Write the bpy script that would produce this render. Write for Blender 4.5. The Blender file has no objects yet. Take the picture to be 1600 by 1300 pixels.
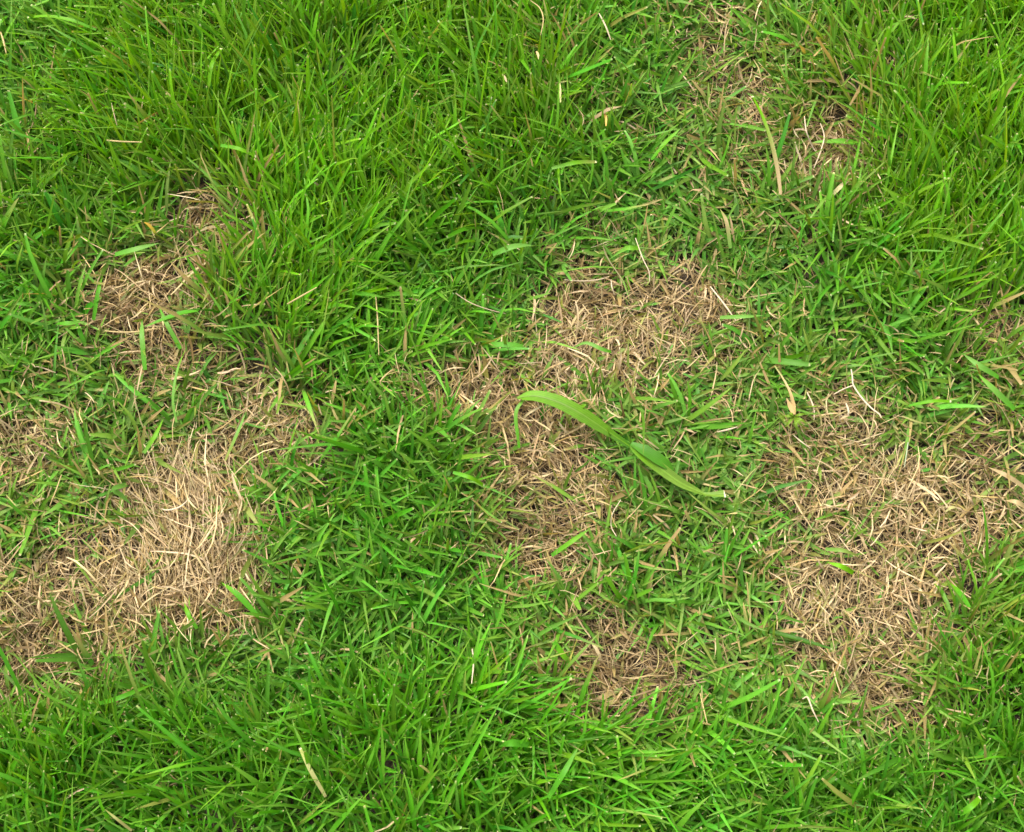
import bpy, math
import numpy as np
from mathutils import Vector, Euler

rng = np.random.default_rng(20240611)
scene = bpy.context.scene
COL = scene.collection

# ------------------------------------------------------------------ camera
HFOV = math.radians(43.0)
TILT = math.radians(17.0)                    # off straight-down, looking slightly forward (+Y)
DIST = 0.93                                  # metres from the middle of the view
CAM = Vector((0.0, -DIST * math.sin(TILT), DIST * math.cos(TILT)))
cam_data = bpy.data.cameras.new("camera")
cam_data.sensor_fit = 'HORIZONTAL'
cam_data.angle = HFOV
cam_data.clip_start = 0.01
cam_data.clip_end = 500.0
cam = bpy.data.objects.new("camera", cam_data)
cam.location = CAM
cam.rotation_euler = (TILT, 0, 0)
COL.objects.link(cam)
scene.camera = cam

# ------------------------------------------------------------------ daylight (bright overcast)
SUN_EL, SUN_AZ = math.radians(58), math.radians(-35)      # azimuth measured from +Y towards +X
world = bpy.data.worlds.new("World")
scene.world = world
world.use_nodes = True
wn = world.node_tree
wn.nodes.clear()
sky = wn.nodes.new('ShaderNodeTexSky')
sky.sky_type = 'NISHITA'
sky.sun_disc = False
sky.sun_elevation = SUN_EL
sky.sun_rotation = SUN_AZ
sky.dust_density = 4.0
hsv = wn.nodes.new('ShaderNodeHueSaturation')
hsv.inputs['Saturation'].default_value = 0.25             # cloud cover: nearly white light
bg = wn.nodes.new('ShaderNodeBackground')
bg.inputs['Strength'].default_value = 0.15
wo = wn.nodes.new('ShaderNodeOutputWorld')
wn.links.new(sky.outputs[0], hsv.inputs['Color'])
wn.links.new(hsv.outputs[0], bg.inputs['Color'])
wn.links.new(bg.outputs[0], wo.inputs['Surface'])

sun_data = bpy.data.lights.new("sun", 'SUN')
sun_data.energy = 1.5
sun_data.angle = math.radians(22)
sun_data.color = (1.0, 0.96, 0.88)
sun = bpy.data.objects.new("sun", sun_data)
sd = Vector((math.sin(SUN_AZ) * math.cos(SUN_EL), math.cos(SUN_AZ) * math.cos(SUN_EL), math.sin(SUN_EL)))
sun.rotation_euler = sd.to_track_quat('Z', 'Y').to_euler()
sun.location = (0, 0, 5)
COL.objects.link(sun)

scene.view_settings.view_transform = 'Standard'
scene.view_settings.look = 'None'
scene.view_settings.gamma = 1.0
scene.view_settings.exposure = 1.66
scene.render.engine = 'CYCLES'
scene.cycles.use_denoising = True
scene.cycles.max_bounces = 8
scene.cycles.transmission_bounces = 6
scene.cycles.diffuse_bounces = 4

# ------------------------------------------------------------------ helpers: photo plan -> ground
R = np.array(Euler((TILT, 0, 0)).to_matrix())
K = math.tan(HFOV / 2) / 800.0


def at(px, py, z=0.0):
    """Ground point (at height z) seen at photo coordinate (1600 x 1300)."""
    px = np.asarray(px, float); py = np.asarray(py, float); z = np.asarray(z, float) + 0 * px
    d = np.stack([(px - 800) * K, -(py - 650) * K, -np.ones_like(px)], -1) @ R.T
    s = (z - CAM.z) / d[..., 2]
    return np.stack([CAM.x + d[..., 0] * s, CAM.y + d[..., 1] * s, z], -1)


def plan(x, y):
    """Inverse of at() on the ground: metres -> plan coordinate."""
    v = np.stack([x - CAM.x, y - CAM.y, np.zeros_like(x) - CAM.z], -1) @ R
    w = np.minimum(v[..., 2], -0.2)
    return 800 + v[..., 0] / -w / K, 650 - v[..., 1] / -w / K


_lat = rng.random((8, 64, 64))


def noise(x, y, scale, layer=0):
    u = x / scale + 13.7 * layer + 900; v = y / scale + 7.1 * layer + 900
    i = np.floor(u).astype(int); j = np.floor(v).astype(int)
    f = u - i; g = v - j
    f = f * f * (3 - 2 * f); g = g * g * (3 - 2 * g)
    L = _lat[layer % 8]
    a = L[i % 64, j % 64]; b = L[(i + 1) % 64, j % 64]; c = L[i % 64, (j + 1) % 64]; d = L[(i + 1) % 64, (j + 1) % 64]
    return (a * (1 - f) + b * f) * (1 - g) + (c * (1 - f) + d * f) * g


def fbm(x, y, scale, layer=0):
    return (noise(x, y, scale, layer) * 0.55 + noise(x, y, scale / 2.1, layer + 1) * 0.28 + noise(x, y, scale / 4.3, layer + 2) * 0.17)


# dead patches of the lawn: ellipses (cx, cy, rx, ry, strength) on the plan
PATCHES = [
    ('patch of tan dead grass with dark bare holes and broad green blades across it',
     [(222, 470, 62, 50, 1), (300, 436, 62, 34, .8), (345, 372, 42, 40, .8), (200, 515, 48, 38, .8), (240, 560, 46, 44, .85), (345, 585, 70, 34, .55), (250, 610, 60, 24, .4)]),
    ('largest dead patch, pale combed straw matted over brown soil',
     [(410, 685, 76, 54, 1), (345, 730, 80, 50, .8), (285, 800, 88, 90, 1), (345, 830, 60, 80, .8), (215, 905, 130, 66, .95), (320, 940, 90, 55, .95), (110, 905, 84, 54, .9), (60, 965, 84, 54, .85), (160, 985, 95, 44, .8), (60, 1062, 92, 52, .8)]),
    ('small dry tan patch with green blades through it above the largest dead patch',
     [(22, 722, 52, 62, .75), (100, 675, 60, 34, .5), (50, 790, 60, 40, .45)]),
    ('branching dead patch of curled tan straw under the long fallen leaf blade',
     [(905, 440, 45, 34, .7), (925, 495, 60, 44, .95), (1040, 482, 82, 46, .7), (935, 565, 88, 44, 1), (1105, 520, 55, 50, .55), (745, 622, 75, 46, 1), (672, 628, 50, 30, .6), (845, 690, 72, 55, 1), (820, 760, 55, 46, .85), (880, 770, 60, 50, .7), (855, 850, 88, 50, .9), (920, 385, 30, 26, .6), (900, 910, 60, 36, .5), (1060, 560, 50, 40, .45), (1110, 640, 50, 36, .35)]),
    ('small dark brown dead patch with soil showing and short broken straw',
     [(955, 1055, 92, 60, 1), (925, 990, 44, 36, .65), (1070, 1035, 50, 44, .5), (980, 1100, 70, 26, .6)]),
    ('broad dead patch of loose golden straw fading into green at its edges',
     [(1300, 675, 62, 52, .85), (1262, 745, 60, 54, .7), (1330, 740, 60, 36, .4), (1400, 800, 84, 66, .9), (1335, 915, 92, 52, 1), (1290, 960, 56, 60, .75), (1400, 930, 70, 50, .7), (1330, 1030, 94, 52, .88), (1370, 1085, 84, 40, .75), (1440, 1115, 56, 40, .5), (1520, 760, 76, 48, .75), (1490, 825, 94, 46, .8), (1555, 700, 48, 44, .7), (1252, 835, 52, 46, .6), (1560, 860, 46, 40, .5), (1450, 870, 60, 30, .5)]),
    ('small tan dead patch of short straw in thick green turf',
     [(1562, 545, 46, 32, .75), (1590, 580, 40, 30, .5)]),
    ('thin yellowing patch with sparse straw and a long half dry blade',
     [(1292, 240, 50, 62, .95), (1230, 220, 60, 44, .5), (1150, 165, 56, 36, .6), (1155, 75, 84, 40, .45), (1300, 290, 56, 28, .75), (1185, 265, 46, 34, .4)]),
]
MOTTLE = [(1360, 850, 230, 260, .42), (950, 720, 170, 260, .34), (220, 780, 230, 260, .34), (1210, 190, 170, 170, .42), (1080, 520, 140, 120, .35), (1500, 700, 120, 130, .4), (300, 560, 140, 120, .3), (1200, 1080, 200, 60, .25), (1060, 205, 40, 40, .3), (875, 110, 50, 36, .4), (1170, 480, 40, 40, .3), (1060, 330, 80, 40, .2), (1180, 620, 60, 40, .3), (1000, 420, 40, 30, .35), (460, 640, 40, 40, .3), (1200, 900, 40, 90, .35), (1120, 1000, 40, 60, .35), (120, 800, 70, 50, .35), (950, 200, 60, 40, .25), (400, 880, 40, 60, .35), (1150, 800, 50, 40, .2), (1180, 380, 60, 40, .2), (60, 1120, 60, 30, .4), (1500, 1000, 40, 40, .25), (70, 200, 50, 60, .2), (840, 960, 40, 50, .3)]


def blobs(px, py, lst, grow=1.27):
    out = np.zeros_like(px)
    for cx, cy, rx, ry, s in lst:
        q = ((px - cx) / (rx * grow)) ** 2 + ((py - cy) / (ry * grow)) ** 2
        out = np.maximum(out, s * np.clip(1.45 - 1.05 * q, 0, 1))
    return out


def ground_z(x, y):
    return 0.010 * (noise(x, y, 0.16, 3) - 0.5) + 0.006 * (noise(x, y, 0.05, 4) - 0.5)


def fields(x, y):
    px, py = plan(x, y)
    n1 = fbm(x, y, 0.045, 0) - 0.5; n2 = fbm(x, y, 0.045, 3) - 0.5
    qx = px + 62 * n1; qy = py + 62 * n2
    per = [blobs(qx, qy, p[1]) for p in PATCHES]
    dead = np.max(per, 0)
    # living clumps left inside the dead patches break them up
    gaps = fbm(x, y, 0.026, 4)
    dead = np.clip(dead - np.clip((gaps - 0.50) * 3.4, 0, .7) * np.clip(1.4 - dead, .3, 1), 0, 1)
    own = np.argmax(per, 0)
    mot = blobs(qx, qy, MOTTLE)
    halo = np.max([blobs(qx, qy, p[1], 1.9) for p in PATCHES], 0)
    mot = np.maximum(mot, 0.62 * halo * (0.45 + 1.1 * fbm(x, y, 0.03, 2)))
    inside = np.clip(np.minimum(np.minimum(px + 500, 2100 - px), np.minimum(py + 400, 1700 - py)) / 200, 0, 1)
    tall = 0.25 + blobs(px, py, [(520, 150, 360, 230, .75), (440, 420, 110, 160, .75), (1500, 200, 190, 300, .7), (1590, 1060, 110, 150, .75),
                                 (160, 1260, 330, 120, .65), (760, 1220, 400, 120, .65), (1350, 1280, 400, 60, .5), (60, 330, 130, 130, .3), (560, 720, 130, 260, .3), (60, 560, 120, 60, .2), (560, 480, 220, 140, .2)]) * 0.8
    edge = np.maximum.reduce([(-px) / 300, (px - 1600) / 300, (-py) / 300, (py - 1300) / 300, 0 * px])
    tall = np.maximum(tall, np.clip(edge * 2, 0, 0.7))
    tall = np.clip(tall + 0.35 * (fbm(x, y, 0.09, 5) - 0.5), 0.1, 1) * (1 - 0.65 * np.clip(dead * 1.3, 0, 1))
    return px, py, dead * inside, own, mot, tall


def canopy(px, py):
    p = at(px, py, 0.01)
    _, _, d, _, _, t = fields(np.array([p[0]]), np.array([p[1]]))
    return float(ground_z(p[0], p[1]) + 0.012 + 0.032 * t[0] * (1 - d[0]) + 0.006)


# ------------------------------------------------------------------ materials
def leaf_material(name, rough, translucency, spec=0.5, grain=0.10, vein=0.05):
    m = bpy.data.materials.new(name)
    m.use_nodes = True
    nt = m.node_tree
    nt.nodes.clear()
    att = nt.nodes.new('ShaderNodeAttribute'); att.attribute_name = 'col'
    uv = nt.nodes.new('ShaderNodeAttribute'); uv.attribute_name = 'UVMap'
    geo = nt.nodes.new('ShaderNodeTexCoord')
    nz = nt.nodes.new('ShaderNodeTexNoise')
    nz.inputs['Scale'].default_value = 260; nz.inputs['Detail'].default_value = 3
    nt.links.new(geo.outputs['Object'], nz.inputs['Vector'])
    # fine lengthwise veins from the across-the-blade coordinate
    sep = nt.nodes.new('ShaderNodeSeparateXYZ'); nt.links.new(uv.outputs['Vector'], sep.inputs[0])
    mul = nt.nodes.new('ShaderNodeMath'); mul.operation = 'MULTIPLY'; mul.inputs[1].default_value = 44
    nt.links.new(sep.outputs['X'], mul.inputs[0])
    sn = nt.nodes.new('ShaderNodeMath'); sn.operation = 'SINE'; nt.links.new(mul.outputs[0], sn.inputs[0])
    a = nt.nodes.new('ShaderNodeMath'); a.operation = 'MULTIPLY_ADD'; a.inputs[1].default_value = vein; a.inputs[2].default_value = 1.0 - grain * 0.5 - 0.02
    nt.links.new(sn.outputs[0], a.inputs[0])
    b = nt.nodes.new('ShaderNodeMath'); b.operation = 'MULTIPLY_ADD'; b.inputs[1].default_value = grain * 2
    nt.links.new(nz.outputs['Fac'], b.inputs[0]); nt.links.new(a.outputs[0], b.inputs[2])
    vm = nt.nodes.new('ShaderNodeVectorMath'); vm.operation = 'SCALE'
    nt.links.new(att.outputs['Color'], vm.inputs[0]); nt.links.new(b.outputs[0], vm.inputs['Scale'])
    pr = nt.nodes.new('ShaderNodeBsdfPrincipled')
    pr.inputs['Roughness'].default_value = rough
    pr.inputs['Specular IOR Level'].default_value = spec
    nt.links.new(vm.outputs[0], pr.inputs['Base Color'])
    tr = nt.nodes.new('ShaderNodeBsdfTranslucent')
    tint = nt.nodes.new('ShaderNodeVectorMath'); tint.operation = 'MULTIPLY'; tint.inputs[1].default_value = (1.3, 1.1, 0.3)
    nt.links.new(vm.outputs[0], tint.inputs[0]); nt.links.new(tint.outputs[0], tr.inputs['Color'])
    mix = nt.nodes.new('ShaderNodeMixShader'); mix.inputs[0].default_value = translucency
    nt.links.new(pr.outputs[0], mix.inputs[1]); nt.links.new(tr.outputs[0], mix.inputs[2])
    out = nt.nodes.new('ShaderNodeOutputMaterial'); nt.links.new(mix.outputs[0], out.inputs['Surface'])
    return m


M_GREEN = leaf_material("living_grass", 0.5, 0.42, 0.2)
M_STRAW = leaf_material("dry_straw", 0.6, 0.15, 0.3, 0.16)
M_LEAF = leaf_material("broad_leaf", 0.5, 0.3, 0.22, 0.2, 0.13)

M_SOIL = bpy.data.materials.new("soil")
M_SOIL.use_nodes = True
nt = M_SOIL.node_tree
pr = nt.nodes['Principled BSDF']
pr.inputs['Roughness'].default_value = 0.95
tc = nt.nodes.new('ShaderNodeTexCoord')
n1 = nt.nodes.new('ShaderNodeTexNoise'); n1.inputs['Scale'].default_value = 90; n1.inputs['Detail'].default_value = 8
nt.links.new(tc.outputs['Object'], n1.inputs['Vector'])
r1 = nt.nodes.new('ShaderNodeValToRGB')
r1.color_ramp.elements[0].position = 0.3; r1.color_ramp.elements[0].color = (0.020, 0.015, 0.010, 1)
r1.color_ramp.elements[1].position = 0.72; r1.color_ramp.elements[1].color = (0.075, 0.052, 0.032, 1)
nt.links.new(n1.outputs['Fac'], r1.inputs[0])
n2 = nt.nodes.new('ShaderNodeTexNoise'); n2.inputs['Scale'].default_value = 35; n2.inputs['Detail'].default_value = 9
nt.links.new(tc.outputs['Object'], n2.inputs['Vector'])
r2 = nt.nodes.new('ShaderNodeValToRGB')
r2.color_ramp.elements[0].position = 0.3; r2.color_ramp.elements[0].color = (0.02, 0.06, 0.008, 1)
r2.color_ramp.elements[1].position = 0.7; r2.color_ramp.elements[1].color = (0.07, 0.20, 0.02, 1)
nt.links.new(n2.outputs['Fac'], r2.inputs[0])
ln = nt.nodes.new('ShaderNodeVectorMath'); ln.operation = 'LENGTH'; nt.links.new(tc.outputs['Object'], ln.inputs[0])
mr = nt.nodes.new('ShaderNodeMapRange'); mr.inputs['From Min'].default_value = 0.95; mr.inputs['From Max'].default_value = 1.4
nt.links.new(ln.outputs['Value'], mr.inputs['Value'])
mx = nt.nodes.new('ShaderNodeMix'); mx.data_type = 'RGBA'
nt.links.new(mr.outputs[0], mx.inputs['Factor']); nt.links.new(r1.outputs[0], mx.inputs['A']); nt.links.new(r2.outputs[0], mx.inputs['B'])
nt.links.new(mx.outputs['Result'], pr.inputs['Base Color'])
bp = nt.nodes.new('ShaderNodeBump'); bp.inputs['Strength'].default_value = 0.8; bp.inputs['Distance'].default_value = 0.004
nt.links.new(n1.outputs['Fac'], bp.inputs['Height']); nt.links.new(bp.outputs[0], pr.inputs['Normal'])

# ------------------------------------------------------------------ the ground: one sheet to the horizon
gx = np.concatenate([[-120, -30, -8, -3, -1.6], np.linspace(-1.0, 1.0, 161), [1.6, 3, 8, 30, 120]])
gy = gx.copy()
GX, GY = np.meshgrid(gx, gy)
near = np.clip(1.6 - np.hypot(GX, GY), 0, 0.4) / 0.4
GZ = (ground_z(GX, GY) + 0.003 * (noise(GX, GY, 0.012, 6) - 0.5)) * near
gv = np.stack([GX, GY, GZ], -1).reshape(-1, 3)
n = len(gx)
ii = (np.arange(n - 1)[:, None] * n + np.arange(n - 1)[None, :]).ravel()
gf = np.stack([ii, ii + 1, ii + n + 1, ii + n], 1)


def raw_mesh(name, v, f, mat, col=None, uv=None):
    me = bpy.data.meshes.new(name)
    me.vertices.add(len(v)); me.vertices.foreach_set('co', np.ascontiguousarray(v, np.float32).ravel())
    me.loops.add(f.size); me.loops.foreach_set('vertex_index', np.ascontiguousarray(f, np.int32).ravel())
    me.polygons.add(len(f)); me.polygons.foreach_set('loop_start', np.arange(0, f.size, f.shape[1], dtype=np.int32))
    if col is not None:
        ca = me.color_attributes.new('col', 'FLOAT_COLOR', 'POINT')
        c4 = np.ones((len(v), 4), np.float32); c4[:, :3] = np.clip(col, 0.002, 0.95)
        ca.data.foreach_set('color', c4.ravel())
    if uv is not None:
        ul = me.uv_layers.new(name='UVMap')
        ul.data.foreach_set('uv', np.ascontiguousarray(uv[f.ravel()], np.float32).ravel())
    me.materials.append(mat)
    me.update(calc_edges=True)
    me.shade_smooth()
    return me


def link(name, me, parent=None, loc=None):
    o = bpy.data.objects.new(name, me)
    COL.objects.link(o)
    if parent is not None:
        o.parent = parent
    if loc is not None:
        o.location = loc
    return o


g = link('ground', raw_mesh('ground', gv, gf, M_SOIL))
g['kind'] = 'structure'
g['label'] = 'dark brown soil showing between the grass'

# ------------------------------------------------------------------ blade generator (vectorised)
T_POINT = np.array([0, .13, .32, .54, .75, .91, 1.0])
T_CUT = np.array([0, .14, .34, .57, .80, .965, 1.0])
W_POINT = np.array([.50, .82, 1.0, .96, .74, .38, .03])
W_CUT = np.array([.52, .84, 1.0, .98, .84, .58, .44])


def make_blades(P, az, L, W, el, bend, roll, twist, drift, fold, cut, colour, tip, root, floor=None, wob=0.0, rows=(0, 1, 2, 3, 4, 5, 6), cols=3, wither=None):
    """N blades, 7 rows x 3 columns each. Returns verts, quads, colours, uv."""
    N = len(P)
    t = np.where(cut[:, None], T_CUT, T_POINT)
    wp = np.where(cut[:, None], W_CUT, W_POINT)
    rows = list(rows); nr = len(rows)
    t = t[:, rows]; wp = wp[:, rows]
    ph = rng.random(N) * 6.28
    ela = el[:, None] - bend[:, None] * t ** 1.4
    aza = az[:, None] + drift[:, None] * t + wob * np.sin(ph[:, None] + t * 7.0)
    d = np.stack([np.cos(ela) * np.cos(aza), np.cos(ela) * np.sin(aza), np.sin(ela)], -1)
    dt = np.diff(t, axis=1)
    step = 0.5 * (d[:, 1:] + d[:, :-1]) * (dt * L[:, None])[..., None]
    C = np.concatenate([P[:, None, :], P[:, None, :] + np.cumsum(step, 1)], 1)
    if floor is not None:
        fl = floor[:, None]
        low = C[:, :, 2] < fl
        C[:, :, 2] = np.where(low, fl + 0.15 * (C[:, :, 2] - fl) * 0.2, C[:, :, 2])
    s0 = np.stack([-np.sin(aza), np.cos(aza), 0 * aza], -1)
    n0 = np.cross(d, s0)
    ra = roll[:, None] + twist[:, None] * t
    s = s0 * np.cos(ra)[..., None] + n0 * np.sin(ra)[..., None]
    nn = np.cross(d, s)
    hw = 0.5 * W[:, None] * wp
    cf = (np.cos(fold)[:, None] * hw)[..., None]; sf = (np.sin(fold)[:, None] * hw)[..., None]
    V = np.stack([C - s * cf + nn * sf, C, C + s * cf + nn * sf] if cols == 3 else [C - s * cf, C + s * cf], 2)
    k = np.clip(t / 0.22, 0, 1)[..., None]
    c = root[:, None, :] * (1 - k) + colour[:, None, :] * k
    if wither is not None:                       # half-dead blades: straw from the tip down
        wk = np.clip((t - wither[:, None]) / .3, 0, 1)[..., None]
        c = c * (1 - wk) + (S_TAN * .5 + S_GOLD * .5) * wk
    tipk = np.where(cut[:, None], (t > 0.97) * 1.0, np.clip((t - 0.86) / 0.14, 0, 1) * 0.5)[..., None]
    c = c * (1 - tipk) + tip[:, None, :] * tipk
    Cc = np.stack([c, c * np.array([1.10, 1.06, 1.1]), c * 0.95] if cols == 3 else [c, c * 0.96], 2)
    U = np.zeros((N, nr, cols, 2)); U[..., 0] = np.linspace(0, 1, cols); U[..., 1] = t[:, :, None]
    r, q = np.meshgrid(np.arange(nr - 1), np.arange(cols - 1), indexing='ij')
    b = (r * cols + q).ravel()
    base = np.stack([b, b + 1, b + cols + 1, b + cols], 1)
    F = (np.arange(N)[:, None, None] * (nr * cols) + base[None]).reshape(-1, 4)
    return V.reshape(-1, 3), F, Cc.reshape(-1, 3), U.reshape(-1, 2)


def jitter(c, n, amt, hue=1.0):
    return c * np.exp(rng.normal(0, amt * hue, (n, 3)) * np.array([1, .6, 1])) * np.exp(rng.normal(0, amt * 0.9, (n, 1)))


def lerp(a, b, k):
    return np.asarray(a) * (1 - k) + np.asarray(b) * k


G_DEEP = np.array([.028, .140, .004])
G_MID = np.array([.060, .228, .008])
G_BRIGHT = np.array([.106, .280, .003])
G_PALE = np.array([.115, .258, .036])
G_OLIVE = np.array([.205, .225, .050])
S_PALE = np.array([.45, .355, .198])
S_TAN = np.array([.315, .230, .105])
S_BROWN = np.array([.135, .090, .038])
S_GOLD = np.array([.32, .225, .075])


def green_colour(tall, dead, mot, x, y):
    n = len(tall)
    px_, py_ = plan(x, y)
    yellowness = 0.25 + 0.75 * np.clip((760 - py_) / 420 + np.clip((px_ - 1350) / 400, 0, .8), 0, 1)      # yellower sward on the upper and right sides
    k = np.clip((tall * 1.15 - 0.1) * yellowness + rng.normal(0, .20, n), 0, 1)[:, None]
    c = lerp(G_MID, G_BRIGHT, k)
    pale = np.clip(0.75 - tall + rng.normal(0, .22, n), 0, 1)[:, None]
    pale = np.clip(pale + 0.7 * np.clip(mot + .5 * dead, 0, 1)[:, None], 0, 1)
    c = lerp(c, G_PALE, pale * 0.7)
    deep = (rng.random(n) < 0.25)[:, None] * rng.random((n, 1))
    c = lerp(c, G_DEEP, deep)
    ol = np.clip((dead * 0.75 + mot * 1.0) * rng.random(n) * 1.2 - 0.12, 0, .8)[:, None]
    ol = np.maximum(ol, (rng.random(n) < 0.025)[:, None] * rng.random((n, 1)))
    c = lerp(c, G_OLIVE, ol)
    c = c * (0.78 + 0.44 * fbm(x, y, 0.11, 6))[:, None]
    return jitter(c, n, 0.13)


def lean_field(x, y):
    a = math.pi / 2 + 2.7 * (noise(x, y, 0.19, 1) - 0.5) + 2.2 * (noise(x, y, 0.07, 2) - 0.5)
    return a


def green_shoots(n_try, x0, x1, y0, y1, inner=True):
    x = rng.uniform(x0, x1, n_try); y = rng.uniform(y0, y1, n_try)
    px, py, dead, own, mot, tall = fields(x, y)
    keep = rng.random(n_try) < np.clip(1.0 - 1.15 * dead - 0.35 * mot, 0.14, 1)
    if not inner:
        keep &= ~((px > -210) & (px < 1810) & (py > -150) & (py < 1500))
    else:
        keep &= (px > -220) & (px < 1820) & (py > -160) & (py < 1510)
    x, y, dead, mot, tall = x[keep], y[keep], dead[keep], mot[keep], tall[keep]
    n = len(x)
    lean_az = lean_field(x, y) + rng.normal(0, .55, n)
    lean = np.clip(rng.normal(0.35, .22, n) + 0.35 * (1 - tall), 0.03, 1.3)       # from vertical
    stem = (0.005 + 0.020 * tall) * rng.uniform(.6, 1.4, n)
    fan = rng.uniform(0, 6.28, n)
    nb = rng.integers(3, 6, n)
    idx = np.repeat(np.arange(n), nb)
    k = np.concatenate([np.arange(b) for b in nb])
    m = len(idx)
    h = stem[idx] * np.clip((k + rng.random(m)) / nb[idx], 0.05, 1)
    dirx = np.sin(lean[idx]) * np.cos(lean_az[idx]); diry = np.sin(lean[idx]) * np.sin(lean_az[idx])
    z0 = ground_z(x, y)
    P = np.stack([x[idx] + dirx * h, y[idx] + diry * h, z0[idx] + h * np.cos(lean[idx]) + 0.001], -1)
    P[:, :2] += rng.normal(0, .0012, (m, 2))
    az = fan[idx] + math.pi * (k % 2) + rng.normal(0, .6, m)
    tl = tall[idx]
    # blades lean with their shoot
    bx = np.cos(az) * 0.75 + 1.15 * tl * np.cos(lean_az[idx]) ; by = np.sin(az) * 0.75 + 1.15 * tl * np.sin(lean_az[idx])
    az = np.arctan2(by, bx) + rng.normal(0, .25, m)
    el = np.clip(rng.normal(0.45, .28, m) + 0.70 * tl, 0.05, 1.45)
    L = (0.0180 + 0.0195 * tl) * np.exp(rng.normal(0, .33, m)) * (1 - 0.2 * dead[idx])
    W = (0.00255 - 0.00045 * tl) * np.exp(rng.normal(0, .22, m))
    bend = np.abs(rng.normal(0.55, .4, m))
    cut = rng.random(m) < (0.10 + 0.22 * tl)
    colour = green_colour(tl, dead[idx], mot[idx], x[idx], y[idx])
    root = lerp(colour, np.array([.24, .30, .09]), 0.45)
    tip = jitter(np.array([.42, .41, .19]), m, .1)
    tip = np.where(cut[:, None], tip, lerp(colour, np.array([.5, .42, .14]), 0.5))
    fl = z0[idx] + rng.uniform(.002, .012, m)
    half = rng.random(m) < np.clip(.015 + .45 * mot[idx] + .5 * dead[idx], 0, .6)
    wither = np.where(half, rng.uniform(.05, .8, m), 2.0)
    return (P, az, L, W, el, bend, rng.normal(0, .45, m), rng.normal(0, .7, m), rng.normal(0, .35, m), np.abs(rng.normal(.28, .16, m)), cut, colour, tip, root, fl, wither)


XM0, XM1, YM0, YM1 = -0.58, 0.58, -0.46, 0.55
args = green_shoots(36000, XM0, XM1, YM0, YM1)
print('green blades', len(args[0]))
v, f, c, u = make_blades(*args[:14], floor=args[14], wob=0.05, rows=(0, 1, 2, 3, 5, 6), wither=args[15])
o = link('grass', raw_mesh('grass', v, f, M_GREEN, c, u))
o['kind'] = 'stuff'; o['label'] = 'living green lawn grass growing around the dead patches'; o['category'] = 'grass'

# lawn going on outside the picture, thinner built
args = green_shoots(30000, -1.55, 1.55, -1.45, 1.65, inner=False)
args = list(args); args[2] = args[2] * 1.25; args[3] = args[3] * 1.6
print('outer blades', len(args[0]))
v, f, c, u = make_blades(*args[:14], floor=args[14], rows=(0, 2, 4, 6), cols=2)
o = link('outer_grass', raw_mesh('outer_grass', v, f, M_GREEN, c, u))
o['kind'] = 'stuff'; o['label'] = 'lawn grass going on beyond the edge of the picture'; o['category'] = 'grass'


# ------------------------------------------------------------------ straw
def straw_args(x, y, dead, n, length=1.0, lift=1.0, thick=1.0):
    px, py = plan(x, y)
    mat = blobs(px, py, [(285, 790, 90, 90, 1), (340, 850, 60, 70, .8), (230, 900, 60, 60, .6)])
    comb = 6.0 * noise(x, y, 0.055, 5) + 2.0 * noise(x, y, 0.02, 2)
    az = comb + rng.normal(0, .8, n)
    comb2 = 1.75 - (px - 285) / 260 + 1.4 * (noise(x, y, 0.04, 7) - .5)        # flattened mat, combed one way
    az = np.where(rng.random(n) < mat * .85, comb2 + rng.normal(0, .38, n), az) + math.pi * (rng.random(n) < .5)
    z0 = ground_z(x, y)
    P = np.stack([x, y, z0 + np.abs(rng.normal(.003, .0045, n)) * lift + .0005], -1)
    L = length * 0.0195 * np.minimum(np.exp(rng.normal(0, .45, n)), 1.9)
    W = thick * 0.00112 * np.exp(rng.normal(0, .32, n))
    L = L * (1 + .45 * mat); W = W * (1 - .15 * mat)
    el = np.clip(rng.normal(.38, .42, n) * (1 - .5 * mat), -.2, 1.3)
    bend = rng.normal(.75, .7, n) * (1 - .4 * mat)
    # the combed mat in the largest patch is palest, the small bottom patch brownest
    pale = blobs(px, py, [(285, 800, 100, 100, .65), (330, 850, 70, 70, .5), (420, 660, 60, 30, .6), (940, 570, 90, 50, .5), (1340, 910, 110, 60, .55), (1400, 800, 90, 70, .35)])
    brown = blobs(px, py, [(950, 1050, 110, 80, .55), (240, 570, 70, 50, .5), (1340, 1030, 100, 60, .3), (860, 850, 90, 60, .3), (60, 1060, 100, 80, .4), (925, 450, 50, 40, .4)])
    k = np.clip(rng.beta(1.25, 1.4, n) + 0.45 * pale - 0.35 * brown, 0, 1)[:, None]
    colour = np.where(k < .45, lerp(S_BROWN, S_TAN, k / .45), lerp(S_TAN, S_PALE, (k - .45) / .55))
    gold = ((rng.random(n) < .2) * rng.random(n))[:, None]
    colour = lerp(colour, S_GOLD, gold)
    gr = ((rng.random(n) < np.clip(.35 - .35 * dead, 0, 1)) * rng.random(n))[:, None]
    colour = lerp(colour, G_OLIVE, gr)
    colour = jitter(colour, n, .13, .28)
    cut = rng.random(n) < .5
    tip = lerp(colour, np.array([.5, .4, .25]), .3)
    root = lerp(colour, S_BROWN, .35)
    fl = z0 + rng.uniform(.0005, .007, n) * lift
    return (P, az, L, W, el, bend, rng.normal(0, .8, n), rng.normal(0, 1.3, n), rng.normal(0, .5, n), np.abs(rng.normal(.6, .3, n)), cut, colour, tip, root, fl)


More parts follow.
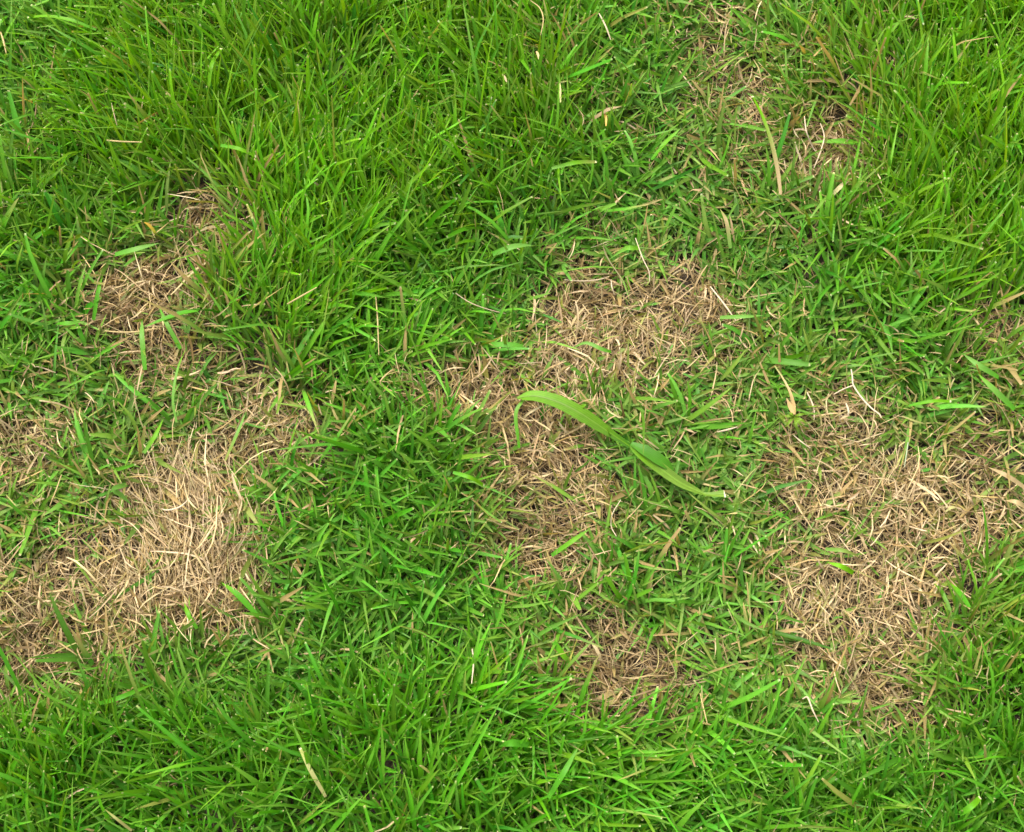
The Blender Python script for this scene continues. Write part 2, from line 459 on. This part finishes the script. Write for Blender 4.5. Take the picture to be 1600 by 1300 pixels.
# thatch of short brown bits under everything
n = 26000
x = rng.uniform(XM0, XM1, n); y = rng.uniform(YM0, YM1, n)
px, py, dead, own, mot, tall = fields(x, y)
a = list(straw_args(x, y, dead, n, .75, .6, .9))
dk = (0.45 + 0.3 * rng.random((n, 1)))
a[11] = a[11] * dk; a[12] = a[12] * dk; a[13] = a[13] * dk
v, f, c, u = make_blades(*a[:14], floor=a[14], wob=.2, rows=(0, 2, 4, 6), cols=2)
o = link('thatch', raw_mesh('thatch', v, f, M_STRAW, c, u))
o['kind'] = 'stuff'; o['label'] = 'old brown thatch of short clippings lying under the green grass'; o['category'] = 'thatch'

# scattered yellowed bits standing in the living turf
n = 34000
x = rng.uniform(XM0, XM1, n); y = rng.uniform(YM0, YM1, n)
px, py, dead, own, mot, tall = fields(x, y)
k = rng.random(n) < np.clip(.05 + mot * 1.3 * (.3 + 1.4 * fbm(x, y, .02, 1)), 0, 1) * (dead < .7)
x, y, dead, tall = x[k], y[k], dead[k], tall[k]
a = list(straw_args(x, y, dead, len(x), .8, 1, 1.1))
a[0][:, 2] += rng.uniform(.002, .020, len(x)) * (0.4 + tall)
a[14] = a[14] + .004
v, f, c, u = make_blades(*a[:14], floor=a[14], wob=.12, rows=(0, 1, 3, 4, 6))
o = link('dry_clippings', raw_mesh('dry_clippings', v, f, M_STRAW, c, u))
o['kind'] = 'stuff'; o['label'] = 'scattered yellowed clippings caught among the green blades'; o['category'] = 'clippings'

# each dead patch: an Empty with a matted layer and its most visible single straws
n = 150000
x = rng.uniform(XM0 * .8, XM1 * .8, n); y = rng.uniform(YM0 * .8, YM1 * .8, n)
px, py, dead, own, mot, tall = fields(x, y)
holes = blobs(px, py, [(942, 452, 24, 15, 1), (262, 543, 18, 20, 1), (276, 520, 12, 16, .9), (205, 535, 16, 12, .8), (940, 1078, 22, 12, .9), (1010, 1038, 22, 12, .9), (925, 1010, 16, 12, .8),
                         (1300, 1000, 20, 12, .8), (1290, 925, 14, 10, .7), (885, 812, 18, 12, .8), (350, 745, 16, 22, .6), (235, 885, 18, 10, .6), (130, 940, 18, 14, .7), (1410, 880, 16, 14, .6), (60, 720, 14, 10, .7)], 1.0)
keep = (rng.random(n) < np.clip(dead * 1.15, 0, 1) ** 1.2) & (rng.random(n) > holes * .93)
x, y, dead, own = x[keep], y[keep], dead[keep], own[keep]
NSTRAW = [30, 60, 14, 60, 26, 60, 14, 24]
for pi, (lab, els) in enumerate(PATCHES):
    w = np.array([e[2] * e[3] * e[4] for e in els]); w = w / w.sum()
    cx = float(sum(e[0] * q for e, q in zip(els, w))); cy = float(sum(e[1] * q for e, q in zip(els, w)))
    base = at(cx, cy, 0.0)
    base[2] = float(ground_z(base[0], base[1]))
    root = bpy.data.objects.new('dead_grass_patch', None)
    root.empty_display_size = .02
    root.location = base
    COL.objects.link(root)
    root['label'] = lab; root['category'] = 'dead grass'; root['group'] = 'dead brown patches in the lawn'
    s = own == pi
    xs, ys, ds = x[s], y[s], dead[s]
    m = len(xs)
    a = straw_args(xs, ys, ds, m, 1.0, 1.15)
    v, f, c, u = make_blades(*a[:14], floor=a[14], wob=.14, rows=(0, 1, 3, 4, 6))
    mat_o = link('straw_mat', raw_mesh('straw_mat', v - base, f, M_STRAW, c, u), root)
    mat_o['kind'] = 'stuff'
    # single straws lying on top
    good = np.nonzero(ds > .45)[0]
    pick = rng.choice(good, min(NSTRAW[pi], len(good)), replace=False)
    a = list(straw_args(xs[pick], ys[pick], ds[pick], len(pick), 1.2, 1.3, 1.1))
    a[0][:, 2] += .006
    a[14] = a[14] + .006
    a[11] = lerp(a[11], S_PALE, .3)
    v, f, c, u = make_blades(*a[:14], floor=a[14], wob=.16)
    f1 = f[:12]
    for q in range(len(pick)):
        sl = slice(q * 21, q * 21 + 21)
        p0 = a[0][q]
        link('straw', raw_mesh('straw', v[sl] - p0, f1, M_STRAW, c[sl], u[sl]), root, p0 - base)

# ------------------------------------------------------------------ prominent tufts of long living blades
TUFTS = []
SHORT = ['tan holed patch', 'largest dead patch', 'small dry patch', 'branching patch', 'dark brown patch', 'golden straw patch', 'small tan patch', 'yellowing patch']
cand = 0
while len(TUFTS) < 64 and cand < 4000:
    cand += 1
    qx = float(rng.uniform(-10, 1610)); qy = float(rng.uniform(20, 1320))
    p = at(qx, qy, 0.0)
    _, _, dd, _, mm, tt = fields(np.array([p[0]]), np.array([p[1]]))
    if dd[0] > .12 or any((qx - a_) ** 2 + (qy - b_) ** 2 < 105 ** 2 for a_, b_, _ in TUFTS):
        continue
    TUFTS.append((qx, qy, float(tt[0])))
for qx, qy, tt in TUFTS:
    p = at(qx, qy, 0.0); p[2] = float(ground_z(p[0], p[1]))
    kind = 0 if tt > .5 else 1
    root = bpy.data.objects.new('grass_tuft', None); root.empty_display_size = .01
    root.location = p; COL.objects.link(root)
    dist = [min(math.hypot(qx - e[0], qy - e[1]) - .5 * (e[2] + e[3]) for e in pt[1]) for pt in PATCHES]
    i1, i2 = [int(q) for q in np.argsort(dist)[:2]]
    v1, v2 = [np.array([min(PATCHES[q][1], key=lambda e: math.hypot(qx - e[0], qy - e[1]) - .5 * (e[2] + e[3]))[z] - (qx, qy)[z] for z in (0, 1)], float) for q in (i1, i2)]
    opposite = v1 @ v2 / (np.linalg.norm(v1) * np.linalg.norm(v2)) < -.1
    where = 'between the %s and the %s' if opposite else 'beside the %s, the %s lying next nearest'
    root['label'] = ('tall yellow-green grass tuft ' if kind == 0 else 'short mid-green grass tuft ') + where % (SHORT[i1], SHORT[i2])
    root['category'] = 'grass tuft'; root['group'] = 'grass tufts standing out of the turf'
    m = int(rng.integers(5, 8))
    tl = np.full(m, tt)
    la = float(lean_field(np.array([p[0]]), np.array([p[1]]))[0])
    az = rng.uniform(0, 6.28, m)
    az = np.arctan2(np.sin(az) + (.7 + tt) * math.sin(la), np.cos(az) + (.7 + tt) * math.cos(la))
    P = np.tile(np.array([0, 0, .003]), (m, 1)) + np.c_[rng.normal(0, .003, (m, 2)), rng.uniform(0, .008, m)]
    L = (.034 + .024 * tl) * np.exp(rng.normal(0, .18, m)); W = .0032 * np.exp(rng.normal(0, .15, m))
    el = np.clip(rng.normal(.75, .2, m) + .35 * tl, .3, 1.4)
    cc = green_colour(tl, 0 * tl, 0 * tl, np.full(m, p[0]), np.full(m, p[1])) * 1.12
    cut = rng.random(m) < .6
    tip = np.where(cut[:, None], jitter(np.array([.42, .41, .19]), m, .1), lerp(cc, np.array([.5, .42, .14]), .5))
    v, f, c, u = make_blades(P, az, L, W, el, np.abs(rng.normal(.75, .35, m)), rng.normal(0, .4, m), rng.normal(0, .5, m), rng.normal(0, .3, m),
                             np.abs(rng.normal(.26, .1, m)), cut, cc, tip, lerp(cc, np.array([.24, .30, .09]), .4), wob=.05)
    for q in range(m):
        sl = slice(q * 21, q * 21 + 21)
        link('blade', raw_mesh('blade', v[sl], f[:12], M_GREEN, c[sl], u[sl]), root)


# ------------------------------------------------------------------ hand-placed blades, stems and straws
def spline(pts, m):
    pts = np.asarray(pts, float)
    if len(pts) == 2:
        t = np.linspace(0, 1, m)[:, None]
        return pts[0] * (1 - t) + pts[1] * t
    ext = np.vstack([2 * pts[0] - pts[1], pts, 2 * pts[-1] - pts[-2]])
    out = []
    for t in np.linspace(0, len(pts) - 1 - 1e-6, m):
        i = int(t); k = t - i
        a, b, c_, d = ext[i:i + 4]
        out.append(.5 * (2 * b + (c_ - a) * k + (2 * a - 5 * b + 4 * c_ - d) * k ** 2 + (3 * b - a - 3 * c_ + d) * k ** 3))
    return np.array(out)


def ribbon(pts, widths, colours, fold=.3, roll=0.0, m=14, cols=3, halves=None, thick=0.0):
    """Leaf ribbon along world points; widths (m) and colours are sampled along its length."""
    C = spline(pts, m)
    t = np.linspace(0, 1, m)
    wv = np.interp(t, np.linspace(0, 1, len(widths)), widths)
    cs = np.asarray(colours, float)
    cv = np.stack([np.interp(t, np.linspace(0, 1, len(cs)), cs[:, i]) for i in range(3)], 1)
    d = np.gradient(C, axis=0); d /= np.linalg.norm(d, axis=1)[:, None]
    s = np.cross(d, [0, 0, 1.0]); s /= np.linalg.norm(s, axis=1)[:, None]
    nn = np.cross(s, d)
    rr = np.asarray(roll) if np.ndim(roll) else np.full(m, roll)
    rr = np.interp(t, np.linspace(0, 1, len(rr)), rr)
    s2 = s * np.cos(rr)[:, None] + nn * np.sin(rr)[:, None]
    n2_ = np.cross(s2, d)
    q = np.linspace(-1, 1, cols)
    V = C[:, None, :] + s2[:, None, :] * (q[None, :, None] * (wv * .5)[:, None, None] * math.cos(fold)) + n2_[:, None, :] * (np.abs(q)[None, :, None] * (wv * .5)[:, None, None] * math.sin(fold))
    V = V + thick * n2_[:, None, :]
    col = np.repeat(cv[:, None, :], cols, 1)
    if halves is not None:
        col = col * np.where(q < -.01, halves[0], np.where(q > .01, halves[1], 1.0))[None, :, None]
    U = np.zeros((m, cols, 2)); U[..., 0] = (q + 1) / 2; U[..., 1] = t[:, None]
    r_, q_ = np.meshgrid(np.arange(m - 1), np.arange(cols - 1), indexing='ij')
    b = (r_ * cols + q_).ravel()
    F = np.stack([b, b + 1, b + cols + 1, b + cols], 1)
    return V.reshape(-1, 3), F, col.reshape(-1, 3), U.reshape(-1, 2)


def tube(pts, radii, colours, m=16, sides=6):
    C = spline(pts, m)
    t = np.linspace(0, 1, m)
    rv = np.interp(t, np.linspace(0, 1, len(radii)), radii)
    cs = np.asarray(colours, float)
    cv = np.stack([np.interp(t, np.linspace(0, 1, len(cs)), cs[:, i]) for i in range(3)], 1)
    d = np.gradient(C, axis=0); d /= np.linalg.norm(d, axis=1)[:, None]
    s = np.cross(d, [0, 0, 1.0]); s /= np.linalg.norm(s, axis=1)[:, None]
    nn = np.cross(s, d)
    a = np.linspace(0, 2 * math.pi, sides + 1)
    V = C[:, None] + rv[:, None, None] * (s[:, None] * np.cos(a)[None, :, None] + nn[:, None] * np.sin(a)[None, :, None])
    cols = sides + 1
    U = np.zeros((m, cols, 2)); U[..., 0] = np.linspace(0, 1, cols); U[..., 1] = t[:, None]
    r_, q_ = np.meshgrid(np.arange(m - 1), np.arange(cols - 1), indexing='ij')
    b = (r_ * cols + q_).ravel()
    F = np.stack([b, b + 1, b + cols + 1, b + cols], 1)
    return V.reshape(-1, 3), F, np.repeat(cv, cols, 0), U.reshape(-1, 2)


def lay(pts, up=.004, ends=0.0):
    """Photo-plan points -> world points lying on the grass (optional third value: own height in m)."""
    out = []
    for i, p in enumerate(pts):
        z = p[2] if len(p) > 2 else canopy(p[0], p[1]) + up
        if len(p) <= 2 and i in (0, len(pts) - 1):
            z -= ends
        out.append(at(p[0], p[1], z))
    return np.array(out)


def thing(name, label, cat, loc, group=None):
    o = bpy.data.objects.new(name, None); o.empty_display_size = .01
    o.location = loc; COL.objects.link(o)
    o['label'] = label; o['category'] = cat
    if group:
        o['group'] = group
    return o


def piece(name, geo, mat, parent=None, label=None, cat=None, group=None, origin=None):
    v, f, c, u = geo
    if parent is not None:
        org = np.array(parent.location) if parent.parent is None else np.array(parent.location) + np.array(parent.parent.location)
        o = link(name, raw_mesh(name, v - org, f, mat, c, u), parent)
    else:
        org = v[0] if origin is None else origin
        o = link(name, raw_mesh(name, v - org, f, mat, c, u), None, org)
    if label:
        o['label'] = label
    if cat:
        o['category'] = cat
    if group:
        o['group'] = group
    return o


# --- the long leaf blade fallen across the middle
Zb = .0305
upper = np.array([at(808, 622, Zb), at(835, 619, Zb + .004), at(868, 627, Zb + .006), at(905, 645, Zb + .006), at(945, 671, Zb + .003), at(984, 697, Zb)])
lower = np.array([at(986, 697, Zb + .0015), at(1004, 711, Zb + .003), at(1030, 731, Zb + .003), at(1062, 754, Zb + .001), at(1090, 768, Zb - .002), at(1105, 773, Zb - .002), at(1131, 772, Zb)])
flap = np.array([at(986, 693, Zb + .002), at(1006, 703, Zb + .005), at(1028, 717, Zb + .005), at(1043, 727, Zb + .003), at(1053, 734, Zb)])
lf = thing('fallen_leaf_blade', 'long broad bright green leaf blade lying bent across the grass, widest leaf in the lawn', 'leaf', upper[0])
LG = np.array([.078, .185, .002]); LD = np.array([.034, .120, .002]); LP = np.array([.110, .195, .018])
pu = piece('leaf_half', ribbon(upper, [.0015, .0075, .0090, .0096, .0100, .0098, .0085, .0050, .0036], [LG * 1.25, LG * 1.15, LG * 1.05, LG * .95, LG * .85, LD], .22, [.25, .1, -.1, -.35], 26, 7, (1.0, .86)), M_LEAF, lf)
piece('midrib', ribbon(upper, [.0006, .0010, .0010, .0008], [LP, LP * .9, LG], .0, [.25, .1, -.1, -.35], 26, 3, thick=.0004), M_LEAF, pu)
pl = piece('leaf_half', ribbon(lower, [.0030, .0072, .0084, .0084, .0072, .0052, .0030, .0034, .0056], [LG * .9, LG, LP * .85, LP * .95, LP, LP * 1.05], .34, [-.15, -.1, .05, .5, .2], 28, 7, (.95, 1.05)), M_LEAF, lf, 'pale lower leaf half tapering to a torn tip')
piece('folded_side', ribbon(flap, [.0030, .0078, .0088, .0066, .0004], [LD * 1.2, LD * 1.1, LD * 1.2], .2, [.15, .1, .2], 16, 5), M_LEAF, lf, 'dark green side of the leaf folded over')
piece('midrib', ribbon(lower, [.0008, .0013, .0013, .0010, .0006], [LG, LP * 1.1, LP * 1.2], .0, [-.15, -.1, .05, .5, .2], 28, 3, thick=.0005), M_LEAF, pl)
e = np.array([at(1130.5, 772, Zb), at(1133, 771.5, Zb)])
piece('cut_tip', ribbon(e, [.0056, .0050], [[.45, .42, .24], [.45, .42, .24]], .1, .2, 3), M_STRAW, lf, 'pale torn tip')
fl_ = np.array([at(905, 640, Zb + .004), at(912, 634, Zb + .008), at(916, 632, Zb + .009)])
piece('torn_edge', ribbon(fl_, [.0035, .0028, .0004], [LG * 1.1, LG, LG], .2, .3, 5), M_LEAF, lf)

# --- forked dry stem
PALE = [[.46, .37, .25], [.50, .41, .29], [.44, .33, .20]]
F0 = lay([(1330, 577), (1332, 589), (1333.5, 602), (1347, 622), (1362, 638), (1374, 647), (1377, 653)], .010)
st = thing('forked_dry_stem', 'thin whitish forked dry stem lying on green turf', 'stem', F0[2])
piece('stem', tube(F0, [.00045, .00055, .0006, .00055, .0004], PALE, 22), M_STRAW, st)
piece('side_branch', tube(np.vstack([F0[2:3], lay([(1318, 608), (1303, 616)], .008)]), [.0005, .00035], PALE, 8), M_STRAW, st)

# --- withered shoot with a papery stalk and small yellow-green leaves at its foot
W0 = lay([(1210, 572), (1222, 591), (1232, 612), (1238, 634), (1241, 650)], .008)
ws = thing('withered_shoot', 'withered tan shoot with papery stalk and small yellow-green leaves at one end', 'shoot', W0[-1])
TN = [[.20, .23, .06], [.33, .24, .10], [.36, .25, .10], [.32, .21, .09]]
piece('stalk', ribbon(W0, [.0014, .0022, .0036, .0048, .0030], TN, .75, [.2, .6, -.3], 18, 5), M_STRAW, ws)
piece('husk', ribbon(lay([(1229, 622), (1234, 634), (1240, 648)], .010), [.0008, .0036, .0028], [[.40, .28, .12], [.34, .23, .09]], .5, -.2, 8), M_STRAW, ws)
YG = np.array([.135, .23, .018])
for (ax, ay) in [(1224, 650), (1259, 646), (1254, 668), (1226, 668), (1246, 674), (1233, 644), (1262, 662)]:
    pts = np.array([W0[-1], at((1241 + ax) / 2, (650 + ay) / 2, W0[-1][2] + .006), at(ax, ay, W0[-1][2] + .001)])
    piece('leaf', ribbon(pts, [.0012, .0024, .0003], [YG * .9, YG, YG * 1.2], .35, 0, 8), M_GREEN, ws)
for (ax, ay) in [(1229, 666), (1257, 664)]:
    pts = np.array([W0[-1], at((1241 + ax) / 2, (650 + ay) / 2, W0[-1][2]), at(ax, ay, W0[-1][2] - .004)])
    piece('dry_leaf', ribbon(pts, [.0014, .0026, .0008], [[.32, .22, .08], [.34, .24, .1]], .4, 0, 7), M_STRAW, ws)

# --- single straws one can pick out (label, points, radius in mm, colour tone)
STRAWS = [
    ('thin straight golden straw standing out in thick green turf', [(587, 461), (590, 500), (592, 555)], .55, .8),
    ('golden straw hooked at one end at the tip of the branching dead patch', [(614, 577), (604, 585), (594, 597), (602, 606), (620, 613), (650, 618)], .6, .75),
    ('white stiff straw lying aslant beside the branching dead patch', [(1110, 448), (1130, 473), (1150, 501)], .7, 1.0),
    ('long whitish thread-like straw above the branching dead patch', [(993, 372), (1004, 403), (1014, 424), (1015, 440)], .45, 1.0),
    ('thin white curved straw beside the fallen leaf blade', [(970, 781), (957, 803), (955, 822), (963, 838)], .4, 1.0),
    ('thin brown straw lying across green blades near the dark soil hole', [(712, 458), (735, 473), (765, 484), (790, 490)], .4, .55),
    ('short upright cream straw in green turf beside the small dark dead patch', [(738, 1014), (740, 1036), (737, 1068)], .6, .9),
    ('golden dry straw leaning on green turf beside the tan patch with bare holes', [(449, 475), (470, 463), (495, 449)], .65, .75),
    ('pale bent straw on the green fringe of the golden straw patch', [(1254, 1092), (1262, 1090), (1270, 1110), (1279, 1128)], .6, .95),
    ('slender tan straw in short green turf between two dead patches', [(1094, 1083), (1099, 1105), (1105, 1130)], .5, .7),
    ('curved yellow straw beside a yellow-green leaf in the upper turf', [(828, 0), (843, 12), (849, 30), (845, 54)], .5, .7),
    ('cream dry straw leaning in the thinning upper turf', [(936, 21), (946, 40), (955, 64)], .65, .85),
    ('tan straw lying flat across the dark left turf', [(167, 219), (190, 221), (222, 222)], .6, .7),
    ('small orange-brown bent straw in dark green turf', [(174, 161), (178, 178), (183, 196)], .45, .35),
    ('yellow dry blade at the edge of the deep turf corner', [(1, 50), (6, 66), (10, 84)], .8, .75),
    ('bowed pale straw lying in the combed straw mat', [(252, 795), (262, 797), (281, 792), (298, 777)], .65, 1.0),
    ('long tan straw bridging the tan patch with bare holes', [(164, 517), (190, 519), (215, 518), (250, 512)], .6, .75),
    ('long tan stem bridging the dark soil hole', [(882, 437), (910, 439), (935, 437), (952, 432)], .6, .6),
    ('thin white straw with a bent end below the soil hole', [(955, 437), (956, 448), (960, 460)], .5, .95),
    ('slim pale straw beside the withered shoot', [(1261, 613), (1268, 627), (1272, 640), (1272, 656)], .6, 1.0),
    ('cream straw lying flat between withered shoot and fallen leaf', [(1121, 675), (1138, 671), (1152, 667)], .65, .9),
    ('thin grey-green stem upright in the golden straw patch', [(1419, 691), (1416, 712), (1413, 730)], .5, 1.1),
    ('reddish brown stalk end lying in the golden straw patch', [(1510, 770), (1516, 780), (1521, 789)], 1.1, .2),
    ('slim straw crossing the top of the yellowing patch', [(1257, 182), (1260, 205), (1269, 228), (1277, 240)], .55, .95),
    ('pale forked-looking straw lying in the yellowing patch', [(1282, 193), (1288, 214), (1281, 240), (1272, 262)], .6, .95),
    ('short pale double straw beside the forked dry stem', [(1322, 630), (1326, 642), (1325, 650)], .8, 1.0),
    ('tan straw poking out of green turf beside the largest dead patch', [(96, 742), (88, 765), (78, 790)], .5, .8),
    ('curled tan straw at the foot of the withered shoot', [(1240, 680), (1252, 690), (1266, 700)], .5, .85),
]
for lab, pts, rad, tone in STRAWS:
    base_c = lerp(S_BROWN * 1.4, np.array([.45, .36, .235]), min(tone, 1.0))
    if tone > 1.05:
        base_c = np.array([.30, .33, .20])
    elif .65 < tone < .85:
        base_c = np.array([.36, .265, .11])
    w = lay(pts, .005, .003)
    piece('straw', tube(w, [rad * .0007, rad * .0009, rad * .0009, rad * .0005], [base_c * .9, base_c, base_c * 1.08], 14), M_STRAW, None, lab, 'straw')

# --- single living blades one can pick out (label, points, width mm, colours, cut?)
gA, gB, gC = G_MID * 1.1, G_PALE * 1.05, G_BRIGHT * 1.05
BLADES = [
    ('broad green blade lying level across the tan patch with bare holes', [(223, 512), (255, 502), (285, 492), (311, 485)], 4.2, [gB, gA, gA], 0),
    ('broad green blade standing upright in the tan patch with bare holes', [(222, 500), (224, 530), (227, 578)], 4.0, [gB, gB, gA], 0),
    ('long narrow green blade beside the bare hole in the tan patch', [(248, 478), (262, 508), (282, 545)], 3.2, [gA, gB, gA], 0),
    ('short green blade crossing between tan patch and left turf', [(160, 432), (155, 460), (146, 500)], 3.0, [gC, gA, gA], 0),
    ('tall thin green stem rising between the two left dead patches', [(290, 545), (279, 580), (272, 625), (276, 660)], 2.2, [gC, gB, gB], 0),
    ('green blade kinked in front of the fallen leaf tip', [(829, 616), (814, 632), (806, 652), (812, 700)], 3.0, [gC, gB, gA], 0),
    ('green blade lying over the upper arm of the branching dead patch', [(893, 545), (915, 538), (940, 548), (955, 550)], 3.0, [gB, gB, gA], 0),
    ('long half dry blade, green tip and tan foot, in the yellowing patch', [(1176, 152), (1190, 185), (1204, 225), (1214, 270), (1220, 304)], 3.2, [gC, gC, G_OLIVE, S_TAN, S_TAN], 1),
    ('dry streaked blade standing below the yellowing patch', [(1125, 326), (1134, 350), (1141, 388)], 3.0, [G_OLIVE, S_TAN, gB], 0),
    ('bright yellow-green blade lying in the golden straw patch', [(1293, 879), (1312, 886), (1333, 895)], 3.6, [gC * 1.15, gC * 1.2, gC], 0),
    ('green blade leaning out of the right edge of the golden straw patch', [(1485, 911), (1497, 928), (1514, 949)], 4.0, [gC, gA, gA], 0),
    ('long green blade with white tip lying flat beside the forked stem', [(1484, 627), (1455, 629), (1420, 634)], 2.6, [gC, gC, gA], 1),
    ('long blade with cream cut tip lying flat in the pale upper turf', [(930, 253), (900, 257), (862, 263)], 3.0, [G_OLIVE * 1.2, gC, gB], 1),
    ('long bright blade leaning toward the yellowing patch', [(1064, 200), (1040, 225), (1018, 250)], 3.4, [G_PALE * 1.4, gC, gA], 0),
    ('long pale green blade leaning in the bottom turf', [(903, 1168), (882, 1205), (857, 1247)], 3.8, [gB, gA, gA], 0),
    ('broad pointed green blade lying level in the bottom turf', [(780, 1166), (800, 1161), (826, 1163)], 4.8, [gA, gA, gA], 0),
    ('pale yellow withered blade lying in the lower left turf', [(470, 1171), (486, 1203), (509, 1245)], 2.8, [G_OLIVE * 1.5, np.array([.30, .30, .10]), np.array([.27, .25, .09])], 1),
    ('thin olive stem at the bottom of the lower left turf', [(163, 1264), (184, 1279), (206, 1298)], 1.8, [G_OLIVE, np.array([.27, .24, .08])], 0),
    ('long arched green blade with yellow tip in the lower left turf', [(241, 1068), (215, 1080), (185, 1092), (152, 1100)], 3.2, [gC, gA, gA], 0),
    ('dark green blade cutting into the right edge of the largest dead patch', [(346, 910), (372, 930), (402, 962)], 4.2, [gC, gA, gA], 0),
    ('thin green blade poking up at the lower edge of the largest dead patch', [(288, 942), (296, 962), (308, 982)], 3.0, [gC, gA], 0),
    ('long flat yellow-green blade with cut end in the upper left turf', [(398, 244), (375, 236), (345, 227)], 3.2, [gC, gC, gA], 1),
    ('long thin yellow-green blade arching in the upper left turf', [(45, 27), (80, 29), (118, 37), (150, 47)], 3.0, [gC, gC, gA], 1),
    ('long upright yellow-green blade above the left dead patches', [(345, 77), (332, 105), (326, 135)], 3.0, [gC, gC], 1),
    ('broad pale blade lying across left turf above the tan patch', [(249, 380), (215, 392), (180, 398)], 4.2, [gB, gB, gA], 0),
    ('broad blade lying level with pointed tip in the mid left turf', [(132, 502), (110, 508), (88, 506)], 4.4, [gB, gA], 0),
    ('long straight blade with cream tip lying in turf left of the branching dead patch', [(755, 758), (735, 748), (708, 738)], 3.0, [gC, gC, gA], 1),
    ('broad blue-green blade lying above the soil hole', [(833, 383), (803, 388), (770, 397)], 4.4, [gB, gB, gA], 0),
    ('pointed pale blade curving between upper turf and soil hole', [(952, 405), (975, 392), (985, 390), (1000, 388)], 3.6, [G_PALE * 1.3, gC], 0),
    ('long blade crossing the lower arm of the branching dead patch', [(923, 825), (895, 846), (862, 868)], 3.4, [gB, gC, gA], 0),
    ('blade lying level over the top of the golden straw patch', [(1346, 872), (1318, 862), (1290, 858)], 2.8, [G_OLIVE, gB], 0),
    ('long blade with pale streaks crossing near the withered shoot', [(1192, 493), (1160, 497), (1125, 496)], 3.0, [G_PALE * 1.3, gB], 0),
    ('long green blade leaning into the small dark dead patch', [(893, 1040), (880, 1025), (866, 1003)], 4.0, [gB, gC, gA], 0),
    ('blade lying level left of the small dark dead patch', [(884, 1066), (862, 1062), (840, 1060)], 3.2, [gB, gA], 0),
    ('long green blade above the right dead strip, tip pointing at the forked stem', [(1527, 583), (1552, 612), (1585, 640)], 4.2, [gC, gB, gA], 0),
    ('broad green blade bending over the small tan patch', [(1505, 553), (1530, 575), (1560, 590)], 4.4, [gB, gB, gA], 0),
    ('brown withered blade lying beside the golden straw patch', [(1544, 730), (1570, 745), (1604, 764)], 3.6, [S_TAN * .75, S_TAN * .8, S_TAN * .85], 0),
    ('tan dry blade beside the golden straw patch below the brown one', [(1570, 782), (1585, 786), (1606, 794)], 3.4, [S_TAN, S_TAN * .9], 0),
    ('pale tan dry blade bundle lying at the foot of the yellowing patch', [(1334, 277), (1316, 291), (1296, 309)], 3.4, [S_TAN * 1.1, S_PALE * .9, G_OLIVE], 0),
    ('long green blade lying in the lower right turf with yellow tip', [(1530, 1247), (1515, 1260), (1500, 1272)], 4.0, [gC, gA], 1),
    ('long pointed blade leaning above the largest dead patch', [(255, 655), (243, 685), (225, 708)], 3.2, [gC, gC, gB], 0),
    ('narrow blade crossing the upper right arm of the largest dead patch', [(385, 642), (372, 680), (352, 720)], 2.8, [gB, gB, G_OLIVE], 0),
    ('dark blue-green leaf curled over at the edge of the largest dead patch', [(207, 790), (192, 776), (180, 766), (198, 757)], 4.0, [gB * .8, gB * .8, gB * .85], 0),
]
for lab, pts, wmm, cols_, cut in BLADES:
    w = lay(pts, .005, .003)
    if len(w) > 2:
        w[1:-1, 2] += .003
    ww = np.array([.5, .95, 1, .96, .8, .62]) if cut else np.array([.04, .55, .9, 1, .95, .8])
    if cut:
        ww = np.array([.75, .85, .95, 1, .9, .7])
    g_ = ribbon(w, list(ww * wmm * .001), cols_, .26, [float(rng.normal(0, .25)), float(rng.normal(0, .3))], 12)
    dry = 'brown' in lab or 'tan dry' in lab
    if cut:
        b_ = thing('grass_sprig', lab, 'grass blade', w[0])
        piece('leaf', g_, M_GREEN, b_)
        d0 = w[0] - w[1]; d0 /= np.linalg.norm(d0)
        piece('cut_tip', ribbon(np.array([w[0] - d0 * .0002, w[0] + d0 * .0012]), [.75 * wmm * .001, .5 * wmm * .001], [[.42, .40, .2]] * 2, .26, 0, 3), M_STRAW, b_)
    else:
        piece('dry_grass_sprig' if dry else 'grass_sprig', g_, M_STRAW if dry else M_GREEN, None, lab, 'grass blade')

# --- small leaf fragments
FRAGS = [
    ('small orange dry leaf fragment caught in the pale upper turf', [(944, 176), (947, 185), (947, 197)], 3.0, [[.55, .33, .06], [.60, .38, .07]]),
    ('small dark brown leaf fragment beside the largest dead patch', [(182, 758), (188, 764), (190, 772)], 4.0, [[.20, .13, .08], [.24, .16, .10]]),
    ('pale tan leaf fragment caught in the upper turf', [(838, 80), (841, 87), (844, 97)], 3.0, [[.50, .38, .14], [.54, .42, .2]]),
    ('tan curled leaf fragment in turf at the top of the lawn', [(785, 116), (789, 122), (792, 128)], 3.0, [[.44, .34, .14], [.48, .36, .2]]),
    ('cream dry leaf fragment in turf beside the tan patch with bare holes', [(340, 583), (350, 582), (366, 578)], 2.6, [[.52, .36, .2], [.58, .42, .26]]),
    ('broken pale leaf piece standing in the pale upper turf', [(874, 130), (875, 145), (876, 160)], 3.2, [[.62, .54, .2], [.50, .50, .16]]),
]
for lab, pts, wmm, cols_ in FRAGS:
    piece('leaf_fragment', ribbon(lay(pts, -.001), [.0012, wmm * .0007, wmm * .0006, .0009], np.array(cols_) * .7, .4, [.2, -.4], 8), M_STRAW, None, lab, 'leaf fragment')
